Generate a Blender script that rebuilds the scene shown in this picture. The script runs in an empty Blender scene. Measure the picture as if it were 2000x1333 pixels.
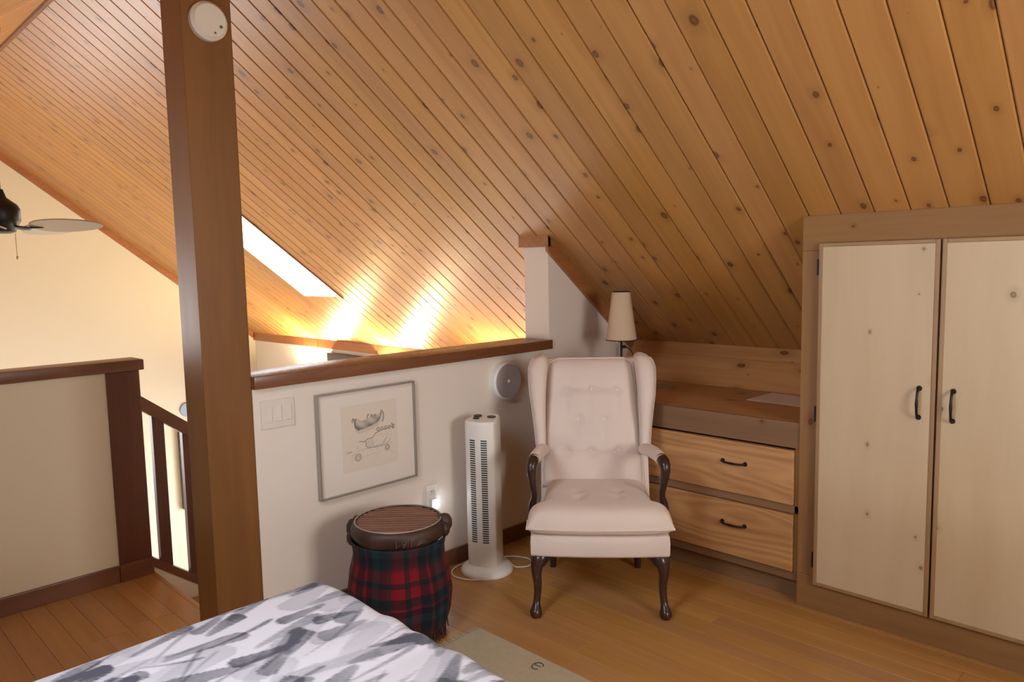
import bpy, bmesh, math, random
import numpy as np
from mathutils import Vector, Matrix
random.seed(7); RNG = np.random.default_rng(11)
R = math.radians; PI = math.pi
S = bpy.context.scene
COL = S.collection

# ------------------------------------------------------------------ camera
def cam_axes(yaw, pitch, roll):
    f = Vector((-math.sin(yaw)*math.cos(pitch), math.cos(yaw)*math.cos(pitch), -math.sin(pitch)))
    r = Vector((math.cos(yaw), math.sin(yaw), 0)); u = r.cross(f)
    c, s = math.cos(roll), math.sin(roll)
    return c*r + s*u, -s*r + c*u, f
cd = bpy.data.cameras.new('camera'); cam = bpy.data.objects.new('camera', cd); COL.objects.link(cam)
r_, u_, f_ = cam_axes(R(44.779), R(5.685), R(-1.197))
m = Matrix((r_, u_, -f_)).transposed().to_4x4(); m.translation = (0, 0, 1.5)
cam.matrix_world = m
cd.sensor_width = 36; cd.lens = 1446*36/2000; cd.clip_start = .02
S.camera = cam

# ------------------------------------------------------------------ world, lights, exposure
W = bpy.data.worlds.new('sky'); S.world = W; W.use_nodes = True
bg = W.node_tree.nodes['Background']; bg.inputs[0].default_value = (.90, .95, 1, 1); bg.inputs[1].default_value = 6.0
def area(name, loc, aim, sx, sy, power, col):
    l = bpy.data.lights.new(name, 'AREA'); l.shape = 'RECTANGLE'; l.size = sx; l.size_y = sy
    l.energy = power; l.color = col
    o = bpy.data.objects.new(name, l); COL.objects.link(o); o.location = loc
    o.rotation_euler = Vector(aim).to_track_quat('-Z', 'Z').to_euler()
    return o
DAY = (.93, .97, 1.0); WARM = (1, .86, .68)
area('daylight_loft_window', (1.52, 1.60, 1.55), (-1, 0, 0), .85, 1.15, 60, (1, .93, .85))
area('daylight_gable_window', (-9.0, -.1, .4), (1, 0, 0), 2.0, 2.6, 72, (1, .94, .86))
for k, x in enumerate((-7.3, -5.75)):
    area('daylight_garden_door', (x, 4.50, -1.35), (0, -1, 0), 1.3, 2.0, 105, DAY)
area('daylight_back_window', (-.6, -1.52, .62), (0, 1, .0), 1.5, .62, 45, (.78, .88, 1))
S.view_settings.view_transform = 'Standard'; S.view_settings.look = 'None'
S.view_settings.gamma = 1; S.view_settings.use_curve_mapping = False
S.view_settings.exposure = 0.0
S.cycles.max_bounces = 6; S.cycles.diffuse_bounces = 4; S.cycles.glossy_bounces = 3; S.cycles.transparent_max_bounces = 16
S.cycles.caustics_reflective = False; S.cycles.caustics_refractive = False; S.cycles.sample_clamp_indirect = 4.0

# ------------------------------------------------------------------ mesh helpers
class MB:
    def __init__(s): s.v = []; s.f = []; s.smooth = False
    def add(s, v, f):
        n = len(s.v); s.v += [tuple(p) for p in v]; s.f += [tuple(i+n for i in q) for q in f]; return s
    def box(s, x0, x1, y0, y1, z0, z1, b=0.0):
        if b <= 0:
            v = [(x0,y0,z0),(x1,y0,z0),(x1,y1,z0),(x0,y1,z0),(x0,y0,z1),(x1,y0,z1),(x1,y1,z1),(x0,y1,z1)]
            return s.add(v, [(3,2,1,0),(4,5,6,7),(0,1,5,4),(1,2,6,5),(2,3,7,6),(3,0,4,7)])
        bm = bmesh.new(); bmesh.ops.create_cube(bm, size=1)
        for q in bm.verts:
            q.co = ((x0+x1)/2+q.co.x*(x1-x0), (y0+y1)/2+q.co.y*(y1-y0), (z0+z1)/2+q.co.z*(z1-z0))
        bmesh.ops.bevel(bm, geom=bm.edges[:], offset=b, segments=2, affect='EDGES', profile=.6)
        bm.verts.index_update()
        v = [tuple(q.co) for q in bm.verts]; f = [tuple(q.index for q in g.verts) for g in bm.faces]
        bm.free(); return s.add(v, f)
    def rings(s, rings, cap=True):
        n = len(rings[0]); v = [p for r in rings for p in r]; f = []
        for i in range(len(rings)-1):
            for j in range(n):
                f.append((i*n+j, i*n+(j+1) % n, (i+1)*n+(j+1) % n, (i+1)*n+j))
        if cap:
            f.append(tuple(range(n-1, -1, -1))); f.append(tuple((len(rings)-1)*n+j for j in range(n)))
        return s.add(v, f)
    def lathe(s, prof, c=(0, 0), n=32, cap=True, fn=None):
        rs = []
        for r, z in prof:
            ring = []
            for j in range(n):
                a = 2*PI*j/n; q = r*(fn(a, z) if fn else 1)
                ring.append((c[0]+q*math.cos(a), c[1]+q*math.sin(a), z))
            rs.append(ring)
        return s.rings(rs, cap)
    def loft(s, secs, n=14):          # (z, cx, cy, rx, ry)
        return s.rings([[(cx+rx*math.cos(2*PI*j/n), cy+ry*math.sin(2*PI*j/n), z) for j in range(n)] for z, cx, cy, rx, ry in secs])
    def tube(s, path, rad, n=10, flat=1.0):
        P = [Vector(p) for p in path]; rs = []
        if not hasattr(rad, '__len__'): rad = [rad]*len(P)
        up = Vector((0, 0, 1)); prev = None
        for i, p in enumerate(P):
            t = (P[min(i+1, len(P)-1)]-P[max(i-1, 0)]).normalized()
            if prev is None:
                a = t.cross(up)
                if a.length < 1e-3: a = t.cross(Vector((1, 0, 0)))
            else:
                a = prev-t*prev.dot(t)
            a.normalize(); prev = a; b = t.cross(a)
            rs.append([p+rad[i]*(math.cos(2*PI*j/n)*a+flat*math.sin(2*PI*j/n)*b) for j in range(n)])
        return s.rings(rs)
    def prism(s, poly, axis, a0, a1):     # polygon in the other two axes, extruded along axis
        def mk(p, a):
            return {'x': (a, p[0], p[1]), 'y': (p[0], a, p[1]), 'z': (p[0], p[1], a)}[axis]
        n = len(poly); v = [mk(p, a0) for p in poly]+[mk(p, a1) for p in poly]
        f = [tuple(range(n)), tuple(range(2*n-1, n-1, -1))]+[(j, (j+1) % n, n+(j+1) % n, n+j) for j in range(n)]
        return s.add(v, f)
    def disc(s, c, nrm, r0, depth, n=32, r1=None):
        nrm = Vector(nrm).normalized(); a = nrm.orthogonal().normalized(); b = nrm.cross(a); c = Vector(c); r1 = r0 if r1 is None else r1
        return s.rings([[c+nrm*d+r*(math.cos(2*PI*j/n)*a+math.sin(2*PI*j/n)*b) for j in range(n)] for r, d in ((r0, 0), (r1, depth))])
    def sphere(s, c, r, n=12, sz=None):
        sz = sz or (1, 1, 1)
        rs = [[(c[0]+r*sz[0]*math.sin(t)*math.cos(2*PI*j/n), c[1]+r*sz[1]*math.sin(t)*math.sin(2*PI*j/n), c[2]-r*sz[2]*math.cos(t)) for j in range(n)]
              for t in [PI*(i+.02)/(n/2+.04) for i in range(n//2+1)]]
        return s.rings(rs)
    def grid(s, nx, ny, fn, wrap=False):
        v = [fn(i/nx, j/ny) for j in range(ny+1) for i in range(nx+1)]
        f = [(j*(nx+1)+i, j*(nx+1)+i+1, (j+1)*(nx+1)+i+1, (j+1)*(nx+1)+i) for j in range(ny) for i in range(nx)]
        return s.add(v, f)
    def mesh(s, name, off=(0, 0, 0), smooth=None):
        me = bpy.data.meshes.new(name)
        me.from_pydata([(p[0]-off[0], p[1]-off[1], p[2]-off[2]) for p in s.v], [], s.f)
        bm = bmesh.new(); bm.from_mesh(me); bmesh.ops.recalc_face_normals(bm, faces=bm.faces[:]); bm.to_mesh(me); bm.free()
        if smooth or (smooth is None and s.smooth):
            me.polygons.foreach_set('use_smooth', [True]*len(me.polygons)); me.set_sharp_from_angle(angle=R(45))
        me.update(); return me

def link(name, me, mat=None, parent=None, loc=None):
    o = bpy.data.objects.new(name, me); COL.objects.link(o)
    if mat is not None and not me.materials: me.materials.append(mat)
    if parent is not None: o.parent = parent
    if loc is not None: o.location = loc
    return o
def root_of(o):
    while o.parent: o = o.parent
    return o
def part(name, mb, mat, parent=None, local=False, smooth=None):
    """world-space builder -> object; under a parent the mesh is moved into the thing's frame"""
    off = (0, 0, 0)
    if parent is not None and not local: off = root_of(parent).location
    return link(name, mb.mesh(name, off, smooth), mat, parent)
def tag(o, label=None, cat=None, group=None, kind=None):
    if label: o['label'] = label
    if cat: o['category'] = cat
    if group: o['group'] = group
    if kind: o['kind'] = kind
    return o
def thing(name, label, cat, loc, rz=0, group=None):
    o = bpy.data.objects.new(name, None); COL.objects.link(o); o.location = loc; o.rotation_euler = (0, 0, rz)
    o.empty_display_size = .1
    return tag(o, label, cat, group)
def struct(name, mb, mat, parent=None, smooth=None, label=None):
    return tag(part(name, mb, mat, parent, smooth=smooth), label=label, kind='structure')

# ------------------------------------------------------------------ material helpers
def newmat(name):
    m = bpy.data.materials.new(name); m.use_nodes = True
    nt = m.node_tree; return m, nt, nt.nodes['Principled BSDF']
class NT:
    def __init__(s, nt): s.nt = nt
    def n(s, t, **k):
        nd = s.nt.nodes.new(t)
        for a, b in k.items(): setattr(nd, a, b)
        return nd
    def l(s, a, b): s.nt.links.new(a, b)
    def math(s, op, a, b=None, c=None, clamp=False):
        nd = s.n('ShaderNodeMath', operation=op); nd.use_clamp = clamp
        for i, x in enumerate((a, b, c)):
            if x is None: continue
            if isinstance(x, (int, float)): nd.inputs[i].default_value = x
            else: s.l(x, nd.inputs[i])
        return nd.outputs[0]
    def vec(s, op, a, b=None):
        nd = s.n('ShaderNodeVectorMath', operation=op)
        for i, x in enumerate((a, b)):
            if x is None: continue
            if isinstance(x, tuple): nd.inputs[i].default_value = x
            else: s.l(x, nd.inputs[i])
        return nd.outputs[0]
    def mix(s, f, a, b, mode='MIX'):
        nd = s.n('ShaderNodeMix', data_type='RGBA', blend_type=mode)
        for k, x in ((0, f), (6, a), (7, b)):
            if isinstance(x, (int, float)): nd.inputs[k].default_value = x
            elif isinstance(x, tuple): nd.inputs[k].default_value = (x+(1,))[:4]
            else: s.l(x, nd.inputs[k])
        return nd.outputs[2]
    def mrange(s, x, a, b, c=0.0, d=1.0, smooth=True):
        nd = s.n('ShaderNodeMapRange'); nd.interpolation_type = 'SMOOTHSTEP' if smooth else 'LINEAR'
        for i, q in enumerate((x, a, b, c, d)):
            if isinstance(q, (int, float)): nd.inputs[i].default_value = q
            else: s.l(q, nd.inputs[i])
        return nd.outputs[0]
    def noise(s, v, scale, detail=2.0, rough=.5, dist=0.0):
        nd = s.n('ShaderNodeTexNoise'); s.l(v, nd.inputs['Vector'])
        nd.inputs['Scale'].default_value = scale; nd.inputs['Detail'].default_value = detail
        nd.inputs['Roughness'].default_value = rough; nd.inputs['Distortion'].default_value = dist
        return nd.outputs['Fac']
def plain(name, col, rough=.5, metal=0.0, spec=.5, bump=0.0, bscale=200, var=0.0, vscale=3.0, sheen=0.0, coat=0.0):
    m, nt, p = newmat(name); N = NT(nt)
    p.inputs['Base Color'].default_value = (*col, 1); p.inputs['Roughness'].default_value = rough
    p.inputs['Metallic'].default_value = metal; p.inputs['Specular IOR Level'].default_value = spec
    p.inputs['Coat Weight'].default_value = coat
    if sheen: p.inputs['Sheen Weight'].default_value = sheen
    tc = N.n('ShaderNodeTexCoord').outputs['Object']
    if var:
        f = N.noise(tc, vscale, 3)
        N.l(N.mix(f, tuple(max(0, c*(1-var)) for c in col), tuple(min(1, c*(1+var)) for c in col)), p.inputs['Base Color'])
    if bump:
        b = N.n('ShaderNodeBump'); b.inputs['Strength'].default_value = bump; b.inputs['Distance'].default_value = .002
        N.l(N.noise(tc, bscale, 3), b.inputs['Height']); N.l(b.outputs[0], p.inputs['Normal'])
    return m
def emit(name, col, strength):
    m, nt, p = newmat(name)
    p.inputs['Base Color'].default_value = (*col, 1); p.inputs['Emission Color'].default_value = (*col, 1)
    p.inputs['Emission Strength'].default_value = strength
    return m
def thin_glass(name, refl=.12, rough=.02):
    m, nt, p = newmat(name); N = NT(nt); nt.nodes.remove(p)
    t = N.n('ShaderNodeBsdfTransparent'); g = N.n('ShaderNodeBsdfGlossy'); g.inputs['Roughness'].default_value = rough
    mx = N.n('ShaderNodeMixShader'); lw = N.n('ShaderNodeLayerWeight'); lw.inputs[0].default_value = .35
    N.l(N.math('MULTIPLY', lw.outputs['Fresnel'], refl*3, clamp=True), mx.inputs[0])
    N.l(t.outputs[0], mx.inputs[1]); N.l(g.outputs[0], mx.inputs[2])
    N.l(mx.outputs[0], nt.nodes['Material Output'].inputs[0]); return m
def wood(name, light, dark, axis='y', knots=.5, kscale=6.0, kr=.10, rough=.35, tone=.22, grain=26.0, knotcol=(.13, .042, .015), gstr=1.0, spec=.5, cath=0.0, along=1.0):
    m, nt, p = newmat(name); N = NT(nt)
    tc = N.n('ShaderNodeTexCoord').outputs['Object']; rnd = N.n('ShaderNodeObjectInfo').outputs['Random']
    sp = N.n('ShaderNodeSeparateXYZ'); N.l(tc, sp.inputs[0]); cb = N.n('ShaderNodeCombineXYZ')
    order = {'y': (0, 1, 2), 'x': (1, 0, 2), 'z': (0, 2, 1)}[axis]
    for i, k in enumerate(order): N.l(sp.outputs[k], cb.inputs[i])
    off = N.n('ShaderNodeVectorMath', operation='SCALE'); off.inputs[0].default_value = (17.3, 41.7, 9.1); N.l(rnd, off.inputs['Scale'])
    v = N.vec('ADD', cb.outputs[0], off.outputs[0])
    wob = N.n('ShaderNodeVectorMath', operation='SCALE')
    nz = N.n('ShaderNodeTexNoise'); N.l(v, nz.inputs['Vector']); nz.inputs['Scale'].default_value = 2.2; nz.inputs['Detail'].default_value = 1
    N.l(N.vec('SUBTRACT', nz.outputs['Color'], (.5, .5, .5)), wob.inputs[0]); wob.inputs['Scale'].default_value = .05
    v2 = N.vec('ADD', v, wob.outputs[0])
    g1 = N.noise(N.vec('MULTIPLY', v2, (grain, 1.1*along, grain)), 1.0, 3, .6)
    g2 = N.noise(N.vec('MULTIPLY', v2, (grain*.22, .33*along, grain*.22)), 1.0, 2, .5, .6)
    fac = N.math('ADD', N.math('MULTIPLY', g1, .5), N.math('MULTIPLY', g2, .5))
    if cath:                                 # cathedral figure of plain-sawn boards
        lo = N.noise(N.vec('MULTIPLY', v2, (5.0, .5*along, 5.0)), 1.0, 1, .4, .5)
        ringf = N.math('SINE', N.math('MULTIPLY', lo, 95.0))
        fac = N.math('ADD', fac, N.math('MULTIPLY', ringf, .12*cath))
    fac = N.mrange(fac, .5-.22/gstr, .5+.22/gstr)
    col = N.mix(fac, dark, light)
    # knots
    sv = N.n('ShaderNodeSeparateXYZ'); N.l(v, sv.inputs[0]); cv = N.n('ShaderNodeCombineXYZ')
    N.l(N.math('ADD', sv.outputs[0], sv.outputs[2]), cv.inputs[0]); N.l(N.math('MULTIPLY', sv.outputs[1], .72), cv.inputs[1])
    vo = N.n('ShaderNodeTexVoronoi', voronoi_dimensions='2D'); N.l(cv.outputs[0], vo.inputs['Vector']); vo.inputs['Scale'].default_value = kscale
    sc = N.n('ShaderNodeSeparateColor'); N.l(vo.outputs['Color'], sc.inputs[0])
    rad = N.math('MULTIPLY', N.math('SUBTRACT', sc.outputs[0], 1-knots, clamp=True), kr/max(knots, .01))
    d = N.math('ADD', vo.outputs['Distance'], N.math('MULTIPLY', N.math('SUBTRACT', N.noise(v, 60, 2), .5), .05))
    halo = N.mrange(d, N.math('MULTIPLY', rad, 3.0), N.math('MULTIPLY', rad, .8))
    core = N.mrange(d, rad, N.math('MULTIPLY', rad, .55))
    ctr = N.mrange(d, N.math('MULTIPLY', rad, .5), N.math('MULTIPLY', rad, .25))
    act = N.math('GREATER_THAN', rad, .008)
    col = N.mix(N.math('MULTIPLY', N.math('MULTIPLY', halo, act), .35), col, tuple(c*.62 for c in dark))
    col = N.mix(N.math('MULTIPLY', N.math('MULTIPLY', core, act), .95), col, knotcol)
    col = N.mix(N.math('MULTIPLY', N.math('MULTIPLY', ctr, act), .45), col, tuple(c*.7 for c in dark))
    hs = N.n('ShaderNodeHueSaturation'); N.l(col, hs.inputs['Color'])
    N.l(N.math('ADD', N.math('MULTIPLY', rnd, tone), 1-tone/2), hs.inputs['Value'])
    r2 = N.math('FRACT', N.math('MULTIPLY', rnd, 13.7))
    N.l(N.math('ADD', N.math('MULTIPLY', r2, .006), .497), hs.inputs['Hue'])
    N.l(N.math('ADD', N.math('MULTIPLY', r2, .06), .97), hs.inputs['Saturation'])
    N.l(hs.outputs[0], p.inputs['Base Color'])
    p.inputs['Specular IOR Level'].default_value = spec
    N.l(N.math('ADD', N.math('MULTIPLY', g1, .12), rough-.06), p.inputs['Roughness'])
    return m

PINE = wood('varnished_pine', (.475, .236, .074), (.375, .170, .048), 'y', knots=.68, kscale=6.5, kr=.140, rough=.35, tone=.13, spec=.42)
PINE_X = wood('varnished_pine_x', (.55, .295, .128), (.41, .20, .080), 'x', knots=.5, kscale=5.0, kr=.12, rough=.36)
TRIMW = wood('fir_trim', (.40, .165, .060), (.29, .11, .038), 'y', knots=.0, rough=.36, tone=.1)
TRIMX = wood('fir_trim_x', (.46, .20, .072), (.34, .135, .046), 'x', knots=.15, rough=.36, tone=.16)
TRIMZ = wood('fir_trim_z', (.46, .20, .072), (.34, .135, .046), 'z', knots=.15, rough=.36, tone=.16)
POSTW = wood('fir_post', (.25, .108, .030), (.18, .075, .020), 'z', knots=.0, spec=.3, rough=.42, tone=.02, grain=18)
DARKY = wood('dark_stain_y', (.205, .082, .034), (.13, .048, .020), 'y', knots=.08, rough=.33, tone=.05)
CAPY = wood('cap_stain_y', (.235, .092, .036), (.16, .058, .022), 'y', knots=.1, rough=.28, tone=.05)
DARKZ = wood('dark_stain_z', (.155, .058, .028), (.10, .035, .017), 'z', knots=.08, rough=.38, tone=.08)
FRAMEX = wood('closet_frame_x', (.30, .158, .060), (.225, .116, .042), 'x', knots=.25, kr=.1, rough=.5, tone=.08, spec=.25)
FRAMEZ = wood('closet_frame_z', (.30, .158, .060), (.225, .116, .042), 'z', knots=.25, kr=.1, rough=.5, tone=.08, spec=.25)
GREYX = wood('weathered_rail_x', (.29, .165, .085), (.21, .117, .058), 'x', knots=.3, kr=.1, rough=.55, tone=.1, spec=.25)
DRAWER = wood('drawer_fir', (.60, .33, .15), (.38, .19, .078), 'x', knots=.0, kr=.1, rough=.42, tone=.06, cath=.7, grain=22)
PLY = wood('birch_ply', (.61, .475, .305), (.52, .39, .235), 'z', knots=.55, kscale=5.2, kr=.060, rough=.4, tone=.05, grain=10, knotcol=(.22, .13, .04), gstr=1.0)
PLYEDGE = wood('door_edging', (.37, .225, .11), (.29, .17, .08), 'z', knots=0, rough=.42, tone=.1)
FLOORW = wood('bamboo_floor', (.47, .245, .078), (.36, .175, .052), 'x', knots=0, rough=.34, tone=.13, grain=34, spec=.5)
CHAIRW = wood('dark_walnut', (.060, .026, .020), (.032, .014, .011), 'z', knots=0, rough=.26, tone=.05)
STOOLW = wood('stool_bark', (.075, .034, .022), (.030, .014, .010), 'z', knots=.3, rough=.55, tone=.05, grain=20)
SLATW = wood('stool_slat', (.27, .125, .075), (.19, .085, .05), 'x', knots=0, rough=.42, tone=.3)
WALLM = plain('cream_paint', (.80, .715, .625), .62, var=.015, spec=.3)
GABLEM = plain('gable_cream_paint', (.74, .705, .565), .62, var=.015, spec=.3)
WHITEM = plain('white_paint', (.82, .81, .80), .6, spec=.3)
GUARDM = plain('guard_paint', (.70, .615, .44), .62, spec=.3)
FABRIC = plain('blush_upholstery', (.75, .64, .565), .9, bump=.25, bscale=900, var=.07, vscale=5, sheen=.25, spec=.2)
PLAST = plain('ivory_plastic', (.80, .76, .69), .38)
WPLAST = plain('white_plastic', (.84, .82, .78), .35)
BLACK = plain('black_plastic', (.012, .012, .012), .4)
BRONZE = plain('dark_bronze', (.022, .017, .014), .38, metal=.6)
IRON = plain('black_iron', (.016, .015, .015), .42, metal=.4)
SILVER = plain('satin_silver', (.42, .40, .37), .35, metal=.7)
GREYM = plain('grey_mesh', (.40, .365, .35), .55)
CHROME = plain('chrome', (.6, .6, .62), .2, metal=1)
GLASS = thin_glass('pane_glass')
SHADE = plain('linen_shade', (.64, .49, .33), .8, bump=.2, bscale=700)
RUGM = plain('woven_rug', (.44, .37, .25), .95, bump=.6, bscale=420, var=.10, vscale=60, spec=.1)
PAPER = plain('paper', (.80, .72, .64), .7)
CORD = plain('white_cord', (.75, .68, .58), .5)

# ------------------------------------------------------------------ measurements (metres; loft floor is z = 0)
TH = R(38.1); CT, ST = math.cos(TH), math.sin(TH)
RY, RZ = 1.305, 3.082                       # ridge line
XG, XR = -8.79, 1.40                         # the two gable walls
YE, YK = 4.29, 3.93                         # eave wall of the great room / knee line of the loft
YB = -1.32                                   # eave wall on the other slope
XP = -2.80; XPB = -2.985                     # partition faces
ZG = -2.60                                   # great room floor
def ceil_z(y): return RZ-(y-RY)*math.tan(TH) if y >= RY else RZ-(RY-y)*math.tan(TH)
BW = .1295; BX0 = -.5313

# ------------------------------------------------------------------ ceiling: backing slab, boards, skylight shaft
SKX0, SKX1 = BX0-45*BW, BX0-40*BW            # skylight opening (-6.359 .. -5.711)
def s_of(y): return (y-RY)/CT
SKS0, SKS1 = s_of(2.56), s_of(3.62)
BKX0, BKX1 = BX0-9*BW, BX0-4*BW; BKS0, BKS1 = 1.15, 2.25     # second opening, in the slope over the bed
def slope_box(mb, x0, x1, s0, s1, h0, h1, far=True):
    v = []
    for h in (h0, h1):
        for x, s in ((x0, s0), (x1, s0), (x1, s1), (x0, s1)):
            y = RY+(s*CT+h*ST)*(1 if far else -1); z = RZ-s*ST+h*CT
            v.append((x, y, z))
    return mb.add(v, [(3,2,1,0),(4,5,6,7),(0,1,5,4),(1,2,6,5),(2,3,7,6),(3,0,4,7)])
mb = MB(); SE = s_of(YE)+.25
for a in ((XG-.1, SKX0, -.02, SE), (SKX1, XR+.1, -.02, SE), (SKX0, SKX1, -.02, SKS0), (SKX0, SKX1, SKS1, SE)):
    slope_box(mb, *a, .016, .14)
SB = (RY-YB)/CT+.2
for a in ((XG-.1, BKX0, -.02, SB), (BKX1, XR+.1, -.02, SB), (BKX0, BKX1, -.02, BKS0), (BKX0, BKX1, BKS1, SB)):
    slope_box(mb, *a, .016, .14, False)
ceiling = struct('ceiling', mb, PINE_X)
def board_mesh(name, w, L):
    c = .0055; g = .0012
    prof = [(g, .016), (g, c), (g+c, 0), (w-g-c, 0), (w-g, c), (w-g, .016)]
    mb = MB(); n = 6
    v = [(x, 0, z) for x, z in prof]+[(x, L, z) for x, z in prof]
    mb.add(v, [tuple(range(n)), tuple(range(2*n-1, n-1, -1))]+[(j, (j+1) % n, n+(j+1) % n, n+j) for j in range(n)])
    me = mb.mesh(name); me.materials.append(PINE); return me
bcache = {}
def board(x, w, s0, s1, far=True):
    key = (round(w, 4), round(s1-s0, 3))
    if key not in bcache: bcache[key] = board_mesh('ceiling_board', w, s1-s0)
    o = link('ceiling_board', bcache[key], None, ceiling)
    h = random.uniform(-.0006, .0006)
    if far:
        o.location = (x, RY+s0*CT+h*ST, RZ-s0*ST+h*CT); o.rotation_euler = (-TH, 0, 0)
    else:
        o.location = (x+w, RY-s0*CT-h*ST, RZ-s0*ST+h*CT); o.rotation_euler = (-TH, 0, PI)
    return o
xs = [BX0+k*BW for k in range(-64, 15)]
xs = [max(x, XG) for x in xs if x+BW > XG+.01 and x < XR]
for i, x in enumerate(xs):
    x1 = min((BX0+math.floor((x-BX0)/BW+1.001)*BW), XR); w = x1-x
    if w < .01: continue
    end = s_of(YE)+.05 if x1 < XPB+.07 else (s_of(YK)+.03 if x > -2.87 else s_of(YE))
    if x >= SKX0-.01 and x1 <= SKX1+.01:
        board(x, w, 0, SKS0); board(x, w, SKS1, end)
    else: board(x, w, 0, end)
    if x >= BKX0-.01 and x1 <= BKX1+.01:
        board(x, w, 0, BKS0, False); board(x, w, BKS1, (RY-YB)/CT+.03, False)
    else: board(x, w, 0, (RY-YB)/CT+.03, False)
# skylight shafts and panes
SHAFT = plain('shaft_white', (.80, .76, .72), .6)
def skylight(label, x0, x1, s0, s1, far, power, col):
    sk = thing('skylight', label, 'skylight', (0, 0, 0))
    mb = MB()
    for a in ((x0, x0+.018, s0, s1), (x1-.018, x1, s0, s1), (x0, x1, s0, s0+.018), (x0, x1, s1-.018, s1)):
        slope_box(mb, *a, .0005, .17, far)
    part('shaft_lining', mb, SHAFT, sk)
    mb = MB(); slope_box(mb, x1-.001, x1+.012, s0-.01, s1+.012, -.009, -.001, far); part('edge_strip', mb, DARKY, sk)
    mb = MB(); slope_box(mb, x0+.018, x1-.018, s0+.018, s1-.018, .10, .106, far); part('pane', mb, GLASS, sk)
    sg = 1 if far else -1; sm = (s0+s1)/2
    area('daylight_skylight', ((x0+x1)/2, RY+sg*(sm*CT+.26*ST), RZ-sm*ST+.26*CT), (0, -ST*sg, -CT), x1-x0, s1-s0, power, col)
skylight('bright rectangular skylight in the pine slope above the great room', SKX0, SKX1, SKS0, SKS1, True, 45, (1, 1, 1))
skylight('rectangular skylight in the opposite pine slope above the bed', BKX0, BKX1, BKS0, BKS1, False, 25, (.74, .86, 1))

# ------------------------------------------------------------------ walls
def wall_holes(mb, axis, a0, a1, u0, u1, z0, z1, holes):
    """wall slab a0..a1 thick along axis with rectangular openings (u0,u1,z0,z1)"""
    us = sorted({u0, u1, *[h[0] for h in holes], *[h[1] for h in holes]}); zs = sorted({z0, z1, *[h[2] for h in holes], *[h[3] for h in holes]})
    for i in range(len(us)-1):
        for j in range(len(zs)-1):
            cu, cz = (us[i]+us[i+1])/2, (zs[j]+zs[j+1])/2
            if any(h[0] < cu < h[1] and h[2] < cz < h[3] for h in holes): continue
            if axis == 'x': mb.box(a0, a1, us[i], us[i+1], zs[j], zs[j+1])
            else: mb.box(us[i], us[i+1], a0, a1, zs[j], zs[j+1])
GH = (-1.1, .9, -.9, 1.7)
mb = MB(); wall_holes(mb, 'x', XG-.15, XG, YB-.1, YE+.1, ZG, ceil_z(YE), [(GH[0], GH[1], GH[2], ceil_z(YE))])
zt = ceil_z(YE)
wall_holes(mb, 'x', XG-.15, XG, YB-.1, 1.05, zt, 1.1, [(GH[0], GH[1], zt, 1.1)])
mb.prism([(1.05, zt), (YE+.1, zt), (RY, RZ+.05), (1.05, ceil_z(1.05)+.05), (1.05, 1.7)], 'x', XG-.15, XG)
mb.prism([(YB-.1, 1.1), (GH[0], 1.1), (GH[0], ceil_z(GH[0])+.02), (YB-.1, 1.12)], 'x', XG-.15, XG)
mb.prism([(GH[1], 1.1), (1.05, 1.1), (1.05, ceil_z(1.05)+.05), (GH[1], ceil_z(GH[1])+.05)], 'x', XG-.15, XG)
mb.prism([(GH[0], 1.7), (GH[1], 1.7), (GH[1], ceil_z(GH[1])+.05), (GH[0], 1.7)], 'x', XG-.15, XG)
struct('wall_gable', mb, GABLEM)
DOORS = [(-7.95, -6.65, -2.4, -.30), (-6.40, -5.10, -2.4, -.30)]
mb = MB(); wall_holes(mb, 'y', YE, YE+.15, XG-.15, XPB+.1, ZG, ceil_z(YE)+.1, DOORS)
struct('wall_eave', mb, WHITEM)
mb = MB(); BHOLE = [(-1.35, .15, .30, .93)]
wall_holes(mb, 'y', YB-.15, YB, XG-.15, XR+.15, ZG, ceil_z(YB)+.1, BHOLE)
struct('wall_back', mb, WALLM)
RH = (1.15, 2.05, .9, 2.2)
mb = MB(); wall_holes(mb, 'x', XR, XR+.15, YB-.1, YK+.3, ZG, .9, [])
wall_holes(mb, 'x', XR, XR+.15, YB-.1, YK+.3, .9, 1.0, [RH])
mb.prism([(YB-.1, 1.0), (RH[0], 1.0), (RH[0], ceil_z(RH[0])+.05), (YB-.1, 1.1)], 'x', XR, XR+.15)
mb.prism([(RH[1], 1.0), (YK+.1, 1.0), (RH[1], ceil_z(RH[1])+.05)], 'x', XR, XR+.15)
mb.prism([(RH[0], 2.2), (RH[1], 2.2), (RH[1], ceil_z(RH[1])+.05), (RY, RZ+.05), (RH[0], ceil_z(RH[0])+.05)], 'x', XR, XR+.15)
struct('wall_right', mb, WALLM)
def window(n, axis, a, u0, u1, z0, z1, muntin=1):
    fr = MB(); b = .05
    def bx(m, p0, p1, q0, q1, d0, d1):
        if axis == 'x': m.box(d0, d1, p0, p1, q0, q1)
        else: m.box(p0, p1, d0, d1, q0, q1)
    d0, d1 = a+.03, a+.09
    bx(fr, u0, u1, z0, z0+b, d0, d1); bx(fr, u0, u1, z1-b, z1, d0, d1); bx(fr, u0, u0+b, z0+b, z1-b, d0, d1); bx(fr, u1-b, u1, z0+b, z1-b, d0, d1)
    for k in range(muntin):
        u = u0+(u1-u0)*(k+1)/(muntin+1); bx(fr, u-.025, u+.025, z0+b, z1-b, d0, d1)
    w = struct('window_%d' % n, fr, WHITEM)
    for k in range(muntin+1):
        p = MB(); bx(p, u0+(u1-u0)*k/(muntin+1)+.025, u0+(u1-u0)*(k+1)/(muntin+1)-.025, z0+b, z1-b, a+.057, a+.063); part('pane', p, GLASS, w)
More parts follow.
